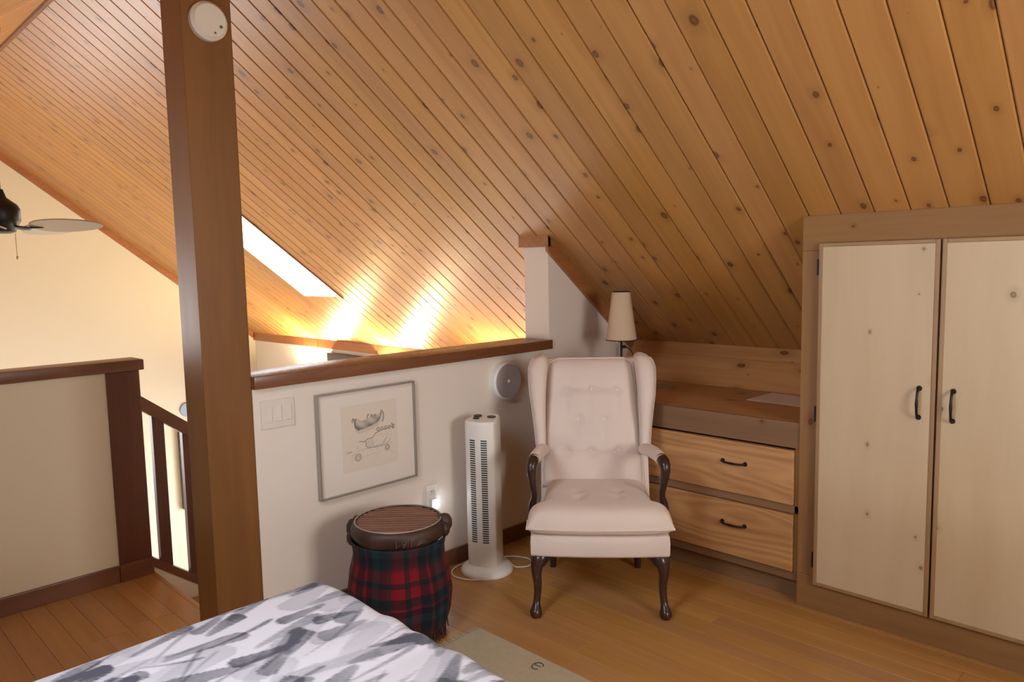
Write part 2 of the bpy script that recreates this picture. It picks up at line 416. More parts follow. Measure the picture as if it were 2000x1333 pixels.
window(1, 'x', XR, RH[0], RH[1], .9, 2.2); window(2, 'x', XG-.12, GH[0], GH[1], GH[2], 1.7, 2)
window(3, 'y', YE, *DOORS[0]); window(4, 'y', YE, *DOORS[1]); window(5, 'y', YB-.13, *BHOLE[0])

# partition between the loft bed room and the stair void: half-height, full height near the eave
YF = 3.123
mb = MB()
mb.prism([(1.342, -.30), (YE, -.30), (YE, ceil_z(YE)+.01), (YF, ceil_z(YF)+.01), (YF, 1.035), (1.342, 1.035)], 'x', XPB, XP)
struct('wall_partition', mb, WALLM)
mb = MB(); mb.box(XPB, XP, .95, YE, ZG, -.25); struct('wall_lower', mb, WHITEM)
mb = MB(); mb.box(-3.01, -2.775, 1.342, YF, 1.035, 1.087, .005); mb.box(XP-.002, -2.775, YF, YF+.001, 1.036, 1.086)
struct('trim_1', mb, CAPY, smooth=True, label='dark wooden cap rail along the top of the half wall')
mb = MB(); th = .085
mb.prism([(YF-.02, ceil_z(YF-.02)-th), (YK-.02, ceil_z(YK-.02)-th), (YK-.02, ceil_z(YK-.02)-.001), (YF-.02, ceil_z(YF-.02)-.001)], 'x', XP, XP+.022)
mb.prism([(YF-.025, 1.612), (YF, 1.612), (YF, ceil_z(YF)), (YF-.025, ceil_z(YF-.025)-.0005)], 'x', XPB-.02, XP+.022)
struct('trim_2', mb, TRIMW, label='orange-brown fir trim where the white partition meets the ceiling')
# eave trim: five lengths of board
et = MB(); et.box(XG, XPB, YE-.006, YE-.0005, .665, .70); etr = struct('trim_3', et, TRIMX, label='fir trim boards along the eave')
xx = [XG, -8.0, -7.55, -7.25, -6.15, -5.2, -4.2, XPB]
for a, b in zip(xx[:-1], xx[1:]):
    q = MB(); q.box(a+.003, b-.003, YE-.024, YE-.006, .662, ceil_z(YE-.024)-.001, .002); part('trim_board', q, TRIMX, etr)
mb = MB(); t2 = .075
for sgn in (1, -1):
    y0, y1 = RY, (YE-.03 if sgn > 0 else YB)
    mb.prism([(y0, ceil_z(y0)-t2), (y1, ceil_z(y1)-t2), (y1, ceil_z(y1)-.001), (y0, ceil_z(y0)-.001)], 'x', XG, XG+.025)
struct('trim_4', mb, TRIMW, label='fir trim along the gable slope')
mb = MB(); mb.prism([(RY-.055, ceil_z(RY-.055)-.001), (RY-.05, ceil_z(RY-.05)-.016), (RY+.0, RZ-.02), (RY+.004, ceil_z(RY+.004)-.001), (RY, RZ)], 'x', XG+.03, XR)
struct('trim_5', mb, DARKY, label='narrow ridge strip')
# baseboards
mb = MB(); mb.box(XP, XP+.016, 1.342, 3.09, 0, .082, .003); struct('baseboard_partition', mb, DARKY)

# knee wall behind the dresser: horizontal boards on a leaning backing
KB, KT = (3.755, .79), (YK, ceil_z(YK))
kw = MB(); kw.prism([(KB[0]+.02, KB[1]-.05), (YK+.02, KT[1]), (YK+.12, KT[1]), (YK+.12, -.3), (KB[0]+.02, -.3)], 'x', XP, XR)
knee = struct('wall_knee', kw, PINE_X)
ku = Vector((0, KT[0]-KB[0], KT[1]-KB[1])); L = ku.length; ku.normalize(); kn = Vector((0, -ku.z, ku.y))
def kboard(x0, x1, t0, t1):
    q = MB(); v = []
    for h in (-.018, .0):
        for x, t in ((x0, t0), (x1, t0), (x1, t1), (x0, t1)):
            p = Vector((x, KB[0], KB[1]))+ku*t+kn*h*1.0
            v.append(tuple(p))
    q.add(v, [(3,2,1,0),(4,5,6,7),(0,1,5,4),(1,2,6,5),(2,3,7,6),(3,0,4,7)])
    part('wall_board', q, PINE_X, knee)
kboard(XP+.002, -1.30, 0, L*.70); kboard(XP+.002, -1.30, L*.705, L*.995)
# ------------------------------------------------------------------ floor
YS = 1.26                                    # stair opening edge
mb = MB(); mb.box(-3.99, XR, YB, YS-.03, -.28, -.013); mb.box(XPB, XR, YS-.03, YK+.1, -.28, -.013)
floor = struct('floor', mb, FLOORW)
FWD = .0945; pc = {}
nrow = int((YK-.7-YB)/FWD)
row = 0; y = YS-FWD*27
while y < 3.16:
    x = -3.86 if y+FWD <= YS+.001 else XPB+.0
    xend = XR; off = random.uniform(.3, 1.5); first = True
    while x < xend-.01:
        Lp = off if first else 1.55
        first = False
        x2 = min(x+Lp, xend)
        if xend-x2 < .12: x2 = xend
        key = round(x2-x, 3)
        if key not in pc:
            q = MB(); q.box(.0004, x2-x-.0004, .0004, FWD-.0004, -.013, 0); g = MB()
            c = .0012; X = x2-x
            v = [(0.0003,0.0003,-.013),(X-.0003,0.0003,-.013),(X-.0003,FWD-.0003,-.013),(.0003,FWD-.0003,-.013),
                 (.0003,.0003,-c),(X-.0003,.0003,-c),(X-.0003,FWD-.0003,-c),(.0003,FWD-.0003,-c),
                 (c,c,0),(X-c,c,0),(X-c,FWD-c,0),(c,FWD-c,0)]
            g.add(v, [(3,2,1,0),(0,1,5,4),(1,2,6,5),(2,3,7,6),(3,0,4,7),(4,5,9,8),(5,6,10,9),(6,7,11,10),(7,4,8,11),(8,9,10,11)])
            pc[key] = g.mesh('floor_plank'); pc[key].materials.append(FLOORW)
        link('floor_plank', pc[key], None, floor, (x, y, 0))
        x = x2
    y += FWD; row += 1
mb = MB(); mb.box(-3.86, XPB, YS-.002, YS+.022, -.03, .0015, .004); struct('trim_6', mb, FLOORW, label='stair nosing at the floor edge')
mb = MB(); mb.box(XG-.1, XR, YB-.1, YE+.1, ZG-.15, ZG); struct('floor_lower', mb, plain('lower_floor', (.55, .42, .28), .35))

# ------------------------------------------------------------------ guard wall, newel, stairs
XL = -3.86
mb = MB(); mb.box(XL-.115, XL, YB, 1.12, -.28, 1.035); struct('wall_guard', mb, GUARDM)
mb = MB(); mb.box(XL, XL+.016, YB, 1.115, 0, .085, .003); struct('baseboard_guard', mb, DARKY)
mb = MB(); mb.box(XL-.14, XL+.022, YB, 1.292, 1.036, 1.088, .005); struct('trim_7', mb, DARKY, smooth=True, label='dark wooden cap rail on the guard wall and its newel')
nw = thing('newel_post', 'dark square newel post at the end of the guard wall by the stairs', 'post', (XL-.06, 1.195, -.28))
mb = MB(); mb.box(XL-.125, XL+.006, 1.12, 1.273, -.28, 1.035, .004); part('shaft', mb, DARKZ, nw)
mb = MB(); mb.box(XL+.006, XL+.02, 1.118, 1.274, 0.0005, .085, .003); part('base_block', mb, DARKY, nw)
# stair rail descending towards +y
sl = .765
rail = thing('stair_railing', 'dark wooden stair railing with square balusters running down from the newel', 'railing', (XL-.04, 1.3, -.1))
def slopebar(mb, x0, x1, y0, y1, zt0, h):
    z1 = zt0-(y1-y0)*sl
    mb.prism([(y0, zt0-h), (y1, z1-h), (y1, z1), (y0, zt0)], 'x', x0, x1)
mb = MB(); slopebar(mb, XL-.065, XL, 1.273, 4.1, .905, .075); part('handrail', mb, DARKY, rail)
mb = MB(); slopebar(mb, XL-.06, XL, 1.273, 4.1, .078, .048); part('bottom_rail', mb, DARKY, rail)
y = 1.321
while y < 3.9:
    d = y-1.273; q = MB()
    q.prism([(y, .05-d*sl), (y+.057, .05-(d+.057)*sl), (y+.057, .84-(d+.057)*sl), (y, .84-d*sl)], 'x', XL-.046, XL-.012)
    part('baluster', q, DARKZ, rail); y += .144
mb = MB(); mb.prism([(1.273, ZG), (4.1, ZG), (4.1, .03-(4.1-1.273)*sl), (1.273, .03)], 'x', XL-.06, XL-.004)
struct('wall_stair', mb, GUARDM)
st = thing('staircase', 'wooden stair treads leading down beside the half wall', 'stairs', (-3.4, 1.28, ZG))
for k in range(10):
    z = -.195*(k+1); y0 = YS+.02+.25*k
    q = MB(); q.box(XL+.004, XPB-.006, y0-.0, y0+.275, z-.03, z, .004); part('tread', q, FLOORW, st)
    q = MB(); q.box(XL+.004, XPB-.006, y0-.02, y0-.001, z-.0, z+.164); part('riser', q, WHITEM, st)

# ------------------------------------------------------------------ timber post with smoke detector
pt = thing('timber_post', 'tall square fir post rising from the loft floor to the ridge', 'post', (-2.892, 1.247, 0))
mb = MB(); mb.box(-2.985, XP, 1.152, 1.342, 0.0, 3.035, .004); part('post_shaft', mb, POSTW, pt)
mb = MB(); mb.box(-2.985, XP, 1.16, 1.335, 3.0, 3.09); part('post_head', mb, POSTW, pt)
sd = thing('smoke_detector', 'round white smoke detector high on the timber post', 'smoke detector', (XP, 1.247, 2.43))
mb = MB(); mb.disc((XP, 1.247, 2.43), (1, 0, 0), .070, .02, 40); mb.disc((XP+.02, 1.247, 2.43), (1, 0, 0), .070, .014, 40, .058); part('body', mb, plain('detector_cream', (.76, .70, .58), .45), sd, smooth=True)
mb = MB(); mb.disc((XP+.033, 1.285, 2.413), (1, 0, 0), .006, .003, 12); part('test_button', mb, plain('detector_grey', (.12, .13, .10), .5), sd)
mb = MB(); mb.disc((XP+.033, 1.262, 2.387), (1, 0, 0), .004, .003, 10); part('indicator', mb, plain('detector_green', (.10, .12, .06), .5), sd)

# ------------------------------------------------------------------ things on the partition
# switch plate
sw = thing('light_switch', 'cream triple rocker switch plate beside the timber post', 'light switch', (XP, 1.445, .925))
mb = MB(); mb.box(XP, XP+.007, 1.372, 1.518, .866, .983, .002); part('plate', mb, plain('switch_cream', (.75, .68, .60), .4), sw)
for k in range(3):
    yc = 1.402+.043*k; q = MB(); q.box(XP+.006, XP+.011, yc-.016, yc+.016, .893, .958, .0015); part('rocker', q, plain('rocker_cream%d' % k, (.78, .71, .63), .38), sw)
# outlet with a plugged-in night light
ol = thing('wall_outlet', 'white duplex outlet low on the half wall above the tartan-covered stool', 'outlet', (XP, 2.235, .385))
mb = MB(); mb.box(XP, XP+.006, 2.20, 2.27, .328, .442, .002); part('plate', mb, WPLAST, ol)
for zc in (.41, .36):
    q = MB(); q.box(XP+.005, XP+.0075, 2.219, 2.251, zc-.016, zc+.016, .003); part('socket', q, PLAST, ol)
    for dy in (-.006, .006):
        g = MB(); g.box(XP+.0072, XP+.0082, 2.235+dy-.0012, 2.235+dy+.0012, zc-.004, zc+.006); part('slot', g, BLACK, ol)
nl = thing('night_light', 'small glowing plug-in night light in the wall outlet', 'night light', (XP+.0085, 2.235, .36))
mb = MB(); mb.box(XP+.0085, XP+.028, 2.216, 2.254, .318, .378, .006); part('body', mb, WPLAST, nl, smooth=True)
mb = MB(); mb.sphere((XP+.034, 2.243, .345), .013, 12); part('lens', mb, emit('night_glow', (.80, .88, 1), 55), nl, smooth=True)
# round wall unit
vt = thing('round_wall_vent', 'round white wall vent with a grey mesh face beside the wing chair', 'vent', (XP, 2.745, .90))
mb = MB(); mb.disc((XP, 2.745, .90), (1, 0, 0), .100, .035, 48); mb.disc((XP+.035, 2.745, .90), (1, 0, 0), .100, .010, 48, .094); part('housing', mb, WPLAST, vt, smooth=True)
mb = MB(); mb.disc((XP+.0452, 2.745, .90), (1, 0, 0), .092, .002, 48); part('mesh_face', mb, GREYM, vt, smooth=True)
mb = MB()
for rr in (.02, .034, .048, .062, .076, .088):
    n = 48; mb.tube([(XP+.0475, 2.745+rr*math.cos(2*PI*j/n), .90+rr*math.sin(2*PI*j/n)) for j in range(n+1)], .0016, 5)
part('rings', mb, plain('vent_ring_grey', (.43, .40, .385), .5), vt)
mb = MB(); mb.disc((XP+.047, 2.745, .90), (1, 0, 0), .010, .006, 16, .007); part('hub', mb, WPLAST, vt)

# framed print
Y0, Y1, Z0, Z1 = 1.614, 2.136, .512, .975
pf = thing('framed_print', 'thin silver framed ink drawing hanging on the half wall', 'picture', (XP, (Y0+Y1)/2, Z0))
fw = .007
for nm, a in (('frame_side', (Y0, Y0+fw, Z0, Z1)), ('frame_side', (Y1-fw, Y1, Z0, Z1)), ('frame_side', (Y0+fw, Y1-fw, Z1-fw, Z1)), ('frame_side', (Y0+fw, Y1-fw, Z0, Z0+fw))):
    q = MB(); q.box(XP, XP+.026, *a, .001); part(nm, q, SILVER, pf)
q = MB(); q.box(XP, XP+.012, Y0+fw, Y1-fw, Z0+fw, Z1-fw); part('mat_board', q, plain('mat_board', (.82, .745, .655), .7), pf)
q = MB(); q.box(XP+.019, XP+.0205, Y0+fw, Y1-fw, Z0+fw, Z1-fw); part('glazing', q, thin_glass('picture_glass', .02), pf)
# the drawing, as ink density on a fine sheet
py0, py1, pz0, pz1 = 1.735, 2.035, .605, .905
GN, GM = 220, 220
U, V = np.meshgrid(np.linspace(0, 1, GN+1), np.linspace(0, 1, GM+1))
ink = np.zeros_like(U)
def line(pts, w, s):
    global ink
    P = np.array(pts, float)
    for a, b in zip(P[:-1], P[1:]):
        d = b-a; t = np.clip(((U-a[0])*d[0]+(V-a[1])*d[1])/max(d@d, 1e-9), 0, 1)
        q = np.hypot(U-a[0]-t*d[0], V-a[1]-t*d[1])
        ink = np.maximum(ink, s*np.clip(1.5-q/w, 0, 1))
def arc(cx, cy, rx, ry, a0, a1, n=24): return [(cx+rx*math.cos(R(a0+(a1-a0)*i/n)), cy+ry*math.sin(R(a0+(a1-a0)*i/n))) for i in range(n+1)]
# shaded tub
ex = (U-.47)/.25; hull_b = .635+.015*ex**2+.11*ex**6+.05*ex; hull_t = .775+.04*ex+.015*np.sin(ex*5)
tub = (np.abs(ex) < 1) & (V > hull_b) & (V < hull_t)
ink = np.where(tub, .34+.42*np.clip(1-(V-hull_b)/.07, 0, 1)+.12*np.sin(ex*7+V*30), ink)
ink = np.where((np.abs(ex) < 1.0) & (V > hull_b-.06) & (V < hull_b), np.maximum(ink, .16), ink)
for (x, y) in ((.20, .80), (.25, .79), (.47, .83), (.53, .82), (.60, .81), (.70, .83)):
    line([(x, y), (x+.02*math.sin(x*50), y-.06)], .007, .75); line([(x-.02, y-.03), (x+.02, y-.01)], .006, .7)
line(arc(.28, .72, .05, .05, 20, 200), .005, .5); line(arc(.70, .76, .05, .09, -60, 80), .012, .6)
line([(.22, .79), (.24, .66), (.30, .61)], .010, .8)
# chassis
line([(.30, .44), (.38, .42), (.44, .45), (.54, .46), (.60, .52), (.72, .55), (.84, .56)], .006, .75)
line(arc(.62, .40, .24, .10, 200, 360), .005, .5); line([(.40, .43), (.44, .31), (.70, .32), (.80, .42)], .005, .6)
for k in range(6): line([(.42+.025*k, .43), (.43+.025*k, .33)], .004, .45)
for k in range(5): line(arc(.64+.07*k, .57, .022, .025, 0, 360, 12), .007, .7)
line([(.90, .62), (.92, .54)], .01, .7); line([(.86, .56), (.94, .60)], .007, .6)
for cx, cy, r in ((.27, .20, .05), (.80, .26, .04)):
    line(arc(cx, cy, r, r, 0, 360), .007, .65); line(arc(cx, cy, r*.5, r*.5, 0, 360), .006, .55)
line([(.08, .30), (.16, .31)], .006, .7); line([(.16, .24), (.30, .31), (.74, .30), (.90, .33)], .0035, .3); line([(.20, .17), (.85, .24)], .003, .22)
for k in range(70):
    x, y = RNG.uniform(.12, .92), RNG.uniform(.16, .58); a = RNG.uniform(-.6, .9); L2 = RNG.uniform(.02, .07)
    line([(x, y), (x+L2*math.cos(a), y+L2*math.sin(a))], .0025, RNG.uniform(.12, .35))
q = MB(); q.grid(GN, GM, lambda u, v: (XP+.0125, py0+(py1-py0)*u, pz0+(pz1-pz0)*v))
pm, nt, p = newmat('ink_drawing'); N = NT(nt); at = N.n('ShaderNodeAttribute', attribute_name='ink')
N.l(N.mix(at.outputs['Fac'], (.775, .675, .56), (.045, .04, .038)), p.inputs['Base Color']); p.inputs['Roughness'].default_value = .75
o = part('print', q, pm, pf); at = o.data.attributes.new('ink', 'FLOAT', 'POINT'); at.data.foreach_set('value', ink.astype(np.float32).ravel())

# ------------------------------------------------------------------ handles
def pull(c, ax, out, L=.112, r=.0048):
    c, ax, out = Vector(c), Vector(ax), Vector(out); mb = MB()
    pts = [(-.5, .004), (-.47, .016), (-.36, .024), (-.18, .028), (0, .029), (.18, .028), (.36, .024), (.47, .016), (.5, .004)]
    mb.tube([c+ax*L*a+out*h for a, h in pts], [r*1.25, r*1.1, r, r, r*1.25, r, r, r*1.1, r*1.25], 8)
    for s in (-1, 1):
        mb.disc(c+ax*L*.5*s, out, .0105, .005, 14, .009)
    mb.smooth = True; return mb

# ------------------------------------------------------------------ closet
YC = 3.082
cl = thing('built_in_closet', 'tall built-in closet with pale birch plywood doors under the slope', 'closet', (-.8, YC, 0))
mb = MB(); mb.box(-1.33, -.262, YC, YC+.022, 1.543, ceil_z(YC+.0)-.002, .002); part('header', mb, FRAMEX, cl)
mb = MB(); mb.box(-1.33, -1.238, YC, YC+.022, .146, 1.5425, .002); part('stile', mb, FRAMEZ, cl)
mb = MB(); mb.box(-.362, -.262, YC, YC+.022, .146, 1.5425, .002); part('stile', mb, FRAMEZ, cl)
mb = MB(); mb.box(-.83, -.775, YC+.0, YC+.022, .146, 1.5425, .002); part('stile', mb, FRAMEZ, cl)
mb = MB(); mb.box(-1.33, -.262, YC-.002, YC+.022, 0.0005, .1455, .002); part('plinth', mb, FRAMEX, cl)
mb = MB(); mb.prism([(YC+.022, .0005), (3.7, .0005), (3.7, ceil_z(3.7)-.02), (YC+.022, ceil_z(YC+.022)-.02)], 'x', -1.328, -1.31); part('side_panel', mb, FRAMEZ, cl)
for x0, x1, hx, hs in ((-1.252, -.807, -.862, -1), (-.800, -.355, -.747, 1)):
    z0, z1 = .118, 1.572; e = .016; yf = YC-.021
    d = MB(); d.box(x0+e, x1-e, yf, YC-.002, z0+e, z1-e); dr = part('door', d, PLY, cl)
    for a in ((x0, x0+e, z0, z1), (x1-e, x1, z0, z1), (x0+e, x1-e, z0, z0+e), (x0+e, x1-e, z1-e, z1)):
        q = MB(); q.box(a[0], a[1], yf-.001, YC-.002, a[2], a[3], .003); part('edge_strip', q, PLYEDGE, dr)
    h = part('handle', pull((hx, yf, .954), (0, 0, 1), (0, -1, 0)), BRONZE, dr); tag(h, 'dark bronze bow handle')
    for zc in (1.475, .86, .225):
        xh = x0-.004 if hs < 0 else x1+.004
        q = MB(); q.box(xh-.006, xh+.006, yf+.003, YC-.0005, zc-.033, zc+.033, .001); part('hinge', q, IRON, dr)
mb = MB(); mb.box(-.262, XR, YC+.01, YC+.10, 0, ceil_z(YC+.10)-.0); struct('wall_closet', mb, WALLM)

# ------------------------------------------------------------------ built-in dresser
YD = 3.092
ds = thing('built_in_dresser', 'low built-in fir dresser with two wide drawers beside the closet', 'dresser', (-2.07, YD, 0))
X0, X1 = XP+.017, -1.332
mb = MB(); mb.box(X0, X1, YD+.055, YD+.07, .0005, .10); part('toe_kick', mb, GREYX, ds)
mb = MB(); mb.box(X0, X1, YD, YD+.022, .098, .136, .002); part('bottom_rail', mb, GREYX, ds)
mb = MB(); mb.box(X0, X1, YD, YD+.022, .400, .436, .002); part('middle_rail', mb, GREYX, ds)
mb = MB(); mb.box(X0, X1, YD-.004, YD+.022, .692, .806, .004); part('front_fascia', mb, GREYX, ds)
mb = MB(); mb.box(X1-.018, X1, YD, YD+.022, .136, .692); part('stile', mb, FRAMEZ, ds)
mb = MB(); mb.box(X0, X0+.04, YD, YD+.022, .136, .692); part('stile', mb, FRAMEZ, ds)
mb = MB(); mb.box(X0, X1-.02, YD+.022, 3.70, .10, .115); part('carcass_floor', mb, FRAMEX, ds)
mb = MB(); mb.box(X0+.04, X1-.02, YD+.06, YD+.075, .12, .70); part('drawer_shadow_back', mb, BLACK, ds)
mb = MB(); mb.box(X0, X1, YD+.022, 3.757, .774, .806, .002)
tp = part('top_board', mb, PINE_X, ds)
for z0, z1 in ((.139, .396), (.439, .682)):
    d = MB(); d.box(X0+.045, -1.353, YD-.012, YD+.02, z0, z1, .004); dr = part('drawer', d, DRAWER, ds)
    for hx in (-1.633, -2.50):
        part('handle', pull((hx, YD-.012, z0+.60*(z1-z0)), (1, 0, 0), (0, -1, 0)), BRONZE, dr)
sp = MB()
sp.prism([(-1.769, 3.461), (-1.763, 3.73), (-1.42, 3.70), (-1.40, 3.44), (-1.58, 3.455)], 'z', .8065, .808)
tag(part('paper_sheet', sp, PAPER), 'sheet of pale paper lying on the dresser top by the closet', 'paper')

# ------------------------------------------------------------------ table lamp on the dresser
lx, ly = -2.475, 3.365
lp = thing('table_lamp', 'slim table lamp with tapered cream shade behind the wing chair', 'lamp', (lx, ly, .8065))
mb = MB(); mb.lathe([(.068, .8065), (.068, .810), (.06, .815), (.015, .822), (.009, .83)], (lx, ly), 32); part('base', mb, IRON, lp, smooth=True)
mb = MB(); mb.lathe([(.0065, .828), (.0065, 1.12)], (lx, ly), 14); part('pole', mb, IRON, lp, smooth=True)
mb = MB(); mb.tube([(lx-.026, ly-.005, .822), (lx-.026, ly-.005, 1.10)], .006, 10); part('second_pole', mb, CHROME, lp, smooth=True)
mb = MB(); mb.rings([[(lx+r*math.cos(2*PI*j/48), ly+r*math.sin(2*PI*j/48), z) for j in range(48)] for r, z in ((.086, 1.083), (.050, 1.352), (.048, 1.352), (.084, 1.083))], False)
n = 48; mb.f += [tuple((3*n+j, 3*n+(j+1) % n, (j+1) % n, j)) for j in range(n)]
part('shade', mb, SHADE, lp, smooth=True)
for r, z in ((.0865, 1.0835), (.0505, 1.3525)):
    q = MB(); q.tube([(lx+r*math.cos(2*PI*j/48), ly+r*math.sin(2*PI*j/48), z) for j in range(49)], .0028, 6); part('shade_trim', q, BLACK, lp, smooth=True)
q = MB(); q.box(lx-.06, lx+.06, ly-.002, ly+.002, 1.11, 1.114); q.lathe([(.016, 1.10), (.016, 1.16)], (lx, ly), 14); part('socket', q, IRON, lp)
q = MB(); q.sphere((lx, ly, 1.20), .028, 12, (1, 1, 1.3)); part('bulb', q, WPLAST, lp, smooth=True)
q = MB(); q.tube([(lx, ly, 1.04), (lx+.02, ly+.008, 1.045), (lx+.045, ly+.02, 1.03), (lx+.075, ly+.03, .985), (lx+.10, ly+.05, .90), (lx+.13, ly+.10, .822), (lx+.22, ly+.2, .8115)], .004, 6); part('cord', q, BLACK, lp, smooth=True)
q = MB(); q.box(lx+.004, lx+.024, ly-.006, ly+.014, 1.036, 1.053, .003); part('switch', q, BLACK, lp)

# ------------------------------------------------------------------ wing chair (local frame: x right, y back, z up)
wc = thing('wing_chair', 'blush tufted wing armchair with dark carved wooden legs and arms', 'armchair', (-1.894, 2.412, 0), R(40.6))
def cp(name, mb, mat, parent=None, smooth=True): return part(name, mb, mat, parent or wc, local=True, smooth=smooth)
def pillow(nx, ny, fn_pos, thick, p=5.0, dim=(), back=.0):
    """closed padded panel; fn_pos(u,v,h) with u,v in -1..1"""
    mb = MB(); us = [-math.cos(PI*i/nx) for i in range(nx+1)]; vs = [-math.cos(PI*j/ny) for j in range(ny+1)]
    top, bot = [], []
    for v in vs:
        for u in us:
            h = (max(0, 1-abs(u)**p)**.5)*(max(0, 1-abs(v)**p)**.5)
            dd = 0
            for (a, b, dep, sg) in dim: dd += dep*math.exp(-(((u-a)/sg[0])**2+((v-b)/sg[1])**2))
            top.append(fn_pos(u, v, thick*h-dd*h)); bot.append(fn_pos(u, v, -back*h))
    n1 = nx+1; f = [(j*n1+i, j*n1+i+1, (j+1)*n1+i+1, (j+1)*n1+i) for j in range(ny) for i in range(nx)]
    mb.add(top, f); mb.add(bot, [tuple(reversed(q)) for q in f])
    return mb
# seat rail
def railring(z, g):
    pts = []
    for i in range(13):
        u = -1+2*i/12; pts.append((u*(.292+g), -.028-g-.014*(1-u*u), z))
    pts += [(.296+g, .10, z), (.262+g, .50, z), (.25, .53+g, z), (-.25, .53+g, z), (-.262-g, .50, z), (-.296-g, .10, z)]
    return pts
mb = MB(); mb.rings([railring(z, g) for z, g in ((.272, -.012), (.277, -.003), (.285, 0), (.335, .001), (.362, -.001), (.370, -.010))]); cp('seat_rail', mb, FABRIC)
def wfun(y):        # T-cushion half-width
    a = .306; b = .248
    t = min(max((y-.06)/.05, 0), 1); t = t*t*(3-2*t)
    return a*(1-t)+(b-.0*(y))*t if y < .2 else b-.012*(y-.2)/.3
def seatpos(u, v, h):
    y = -.052+(v+1)/2*.54 if v > -1 else -.052
    uu = u; y2 = y-.018*(1-u*u)*max(0, (1-(v+1)))
    return (uu*wfun(y), y2, .404+h-.010*(y/.5)+.0*u)
sd_ = []
for a, b in ((-.36, .02), (.36, .02), (-.33, -.32), (.33, -.32)):
    sd_.append((a, b, .020, (.09, .09)))
mb = pillow(44, 44, seatpos, .088, 10, sd_, .038); seat = cp('seat_cushion', mb, FABRIC)
mb = MB()
pth = [seatpos(u, -1, 0) for u in [-1+2*i/16 for i in range(17)]]
pth = [(-.306, .05, .404)]+[(p_[0], p_[1], .4045) for p_ in pth]+[(.306, .05, .404)]
mb.tube(pth, .0055, 8); cp('piping', mb, FABRIC, seat)
for a, b in ((-.36, .02), (.36, .02), (-.33, -.32), (.33, -.32)):
    p_ = seatpos(a, b, .069); q = MB(); q.sphere(p_, .009, 10, (1, 1, .5)); cp('button', q, FABRIC, seat)
# back
def lean(z): return .475+(z-.6)*.337
def backpos(u, v, h):
    z = .43+(v+1)/2*(1.034-.43); w = .245+(z-.43)/(1.05-.43)*(.207-.245)
    w += .004*math.sin(PI*(v+1)/2)
    z2 = z-.02*max(0, abs(u)-.8)/.2*max(0, v)**8
    return (-.010+u*w, lean(z)+.055-h, z2)
bt = []
def vz(z): return (z-.43)/(1.034-.43)*2-1
btn = [(-.56, .886), (0, .89), (.56, .886), (-.31, .748), (.26, .748), (-.53, .603), (-.02, .603), (.53, .603)]
for a, z in btn: bt.append((a, vz(z), .026, (.11, .065)))
for z in (.886, .603):
    for a in (-.28, .28): bt.append((a, vz(z), .013, (.25, .020)))
for a in (-.56, 0, .56): bt.append((a, vz(.82), .007, (.03, .16)))
for a in (-.31, .26): bt.append((a, vz(.69), .007, (.03, .14)))
mb = pillow(60, 70, backpos, .062, 7, bt, .02); bk = cp('backrest', mb, FABRIC)
for a, z in btn:
    p_ = backpos(a, vz(z), .038); q = MB(); q.sphere(p_, .009, 10, (1, .5, 1)); cp('button', q, FABRIC, bk)
mb = MB()
pth = [backpos(-1, -1+2*i/20, 0) for i in range(20)]+[backpos(-1+2*i/16, 1, 0) for i in range(17)]+[backpos(1, 1-2*i/20, 0) for i in range(1, 21)]
mb.tube([(p_[0], p_[1]-.006, p_[2]) for p_ in pth], .005, 8); cp('piping', mb, FABRIC, bk)
# outer back shell
mb = MB()
def shell(z):
    y = lean(z)+.06; w = .262 if z < .65 else .262+.0*(z-.65); k = .05
    return [(-w, y, z), (w, y, z), (w, y+k, z), (w-.02, y+k+.02, z), (-w+.02, y+k+.02, z), (-w, y+k, z)]
mb.rings([shell(z) for z in (.30, .5, .7, .9, 1.0, 1.03)]); cp('back_shell', mb, FABRIC)
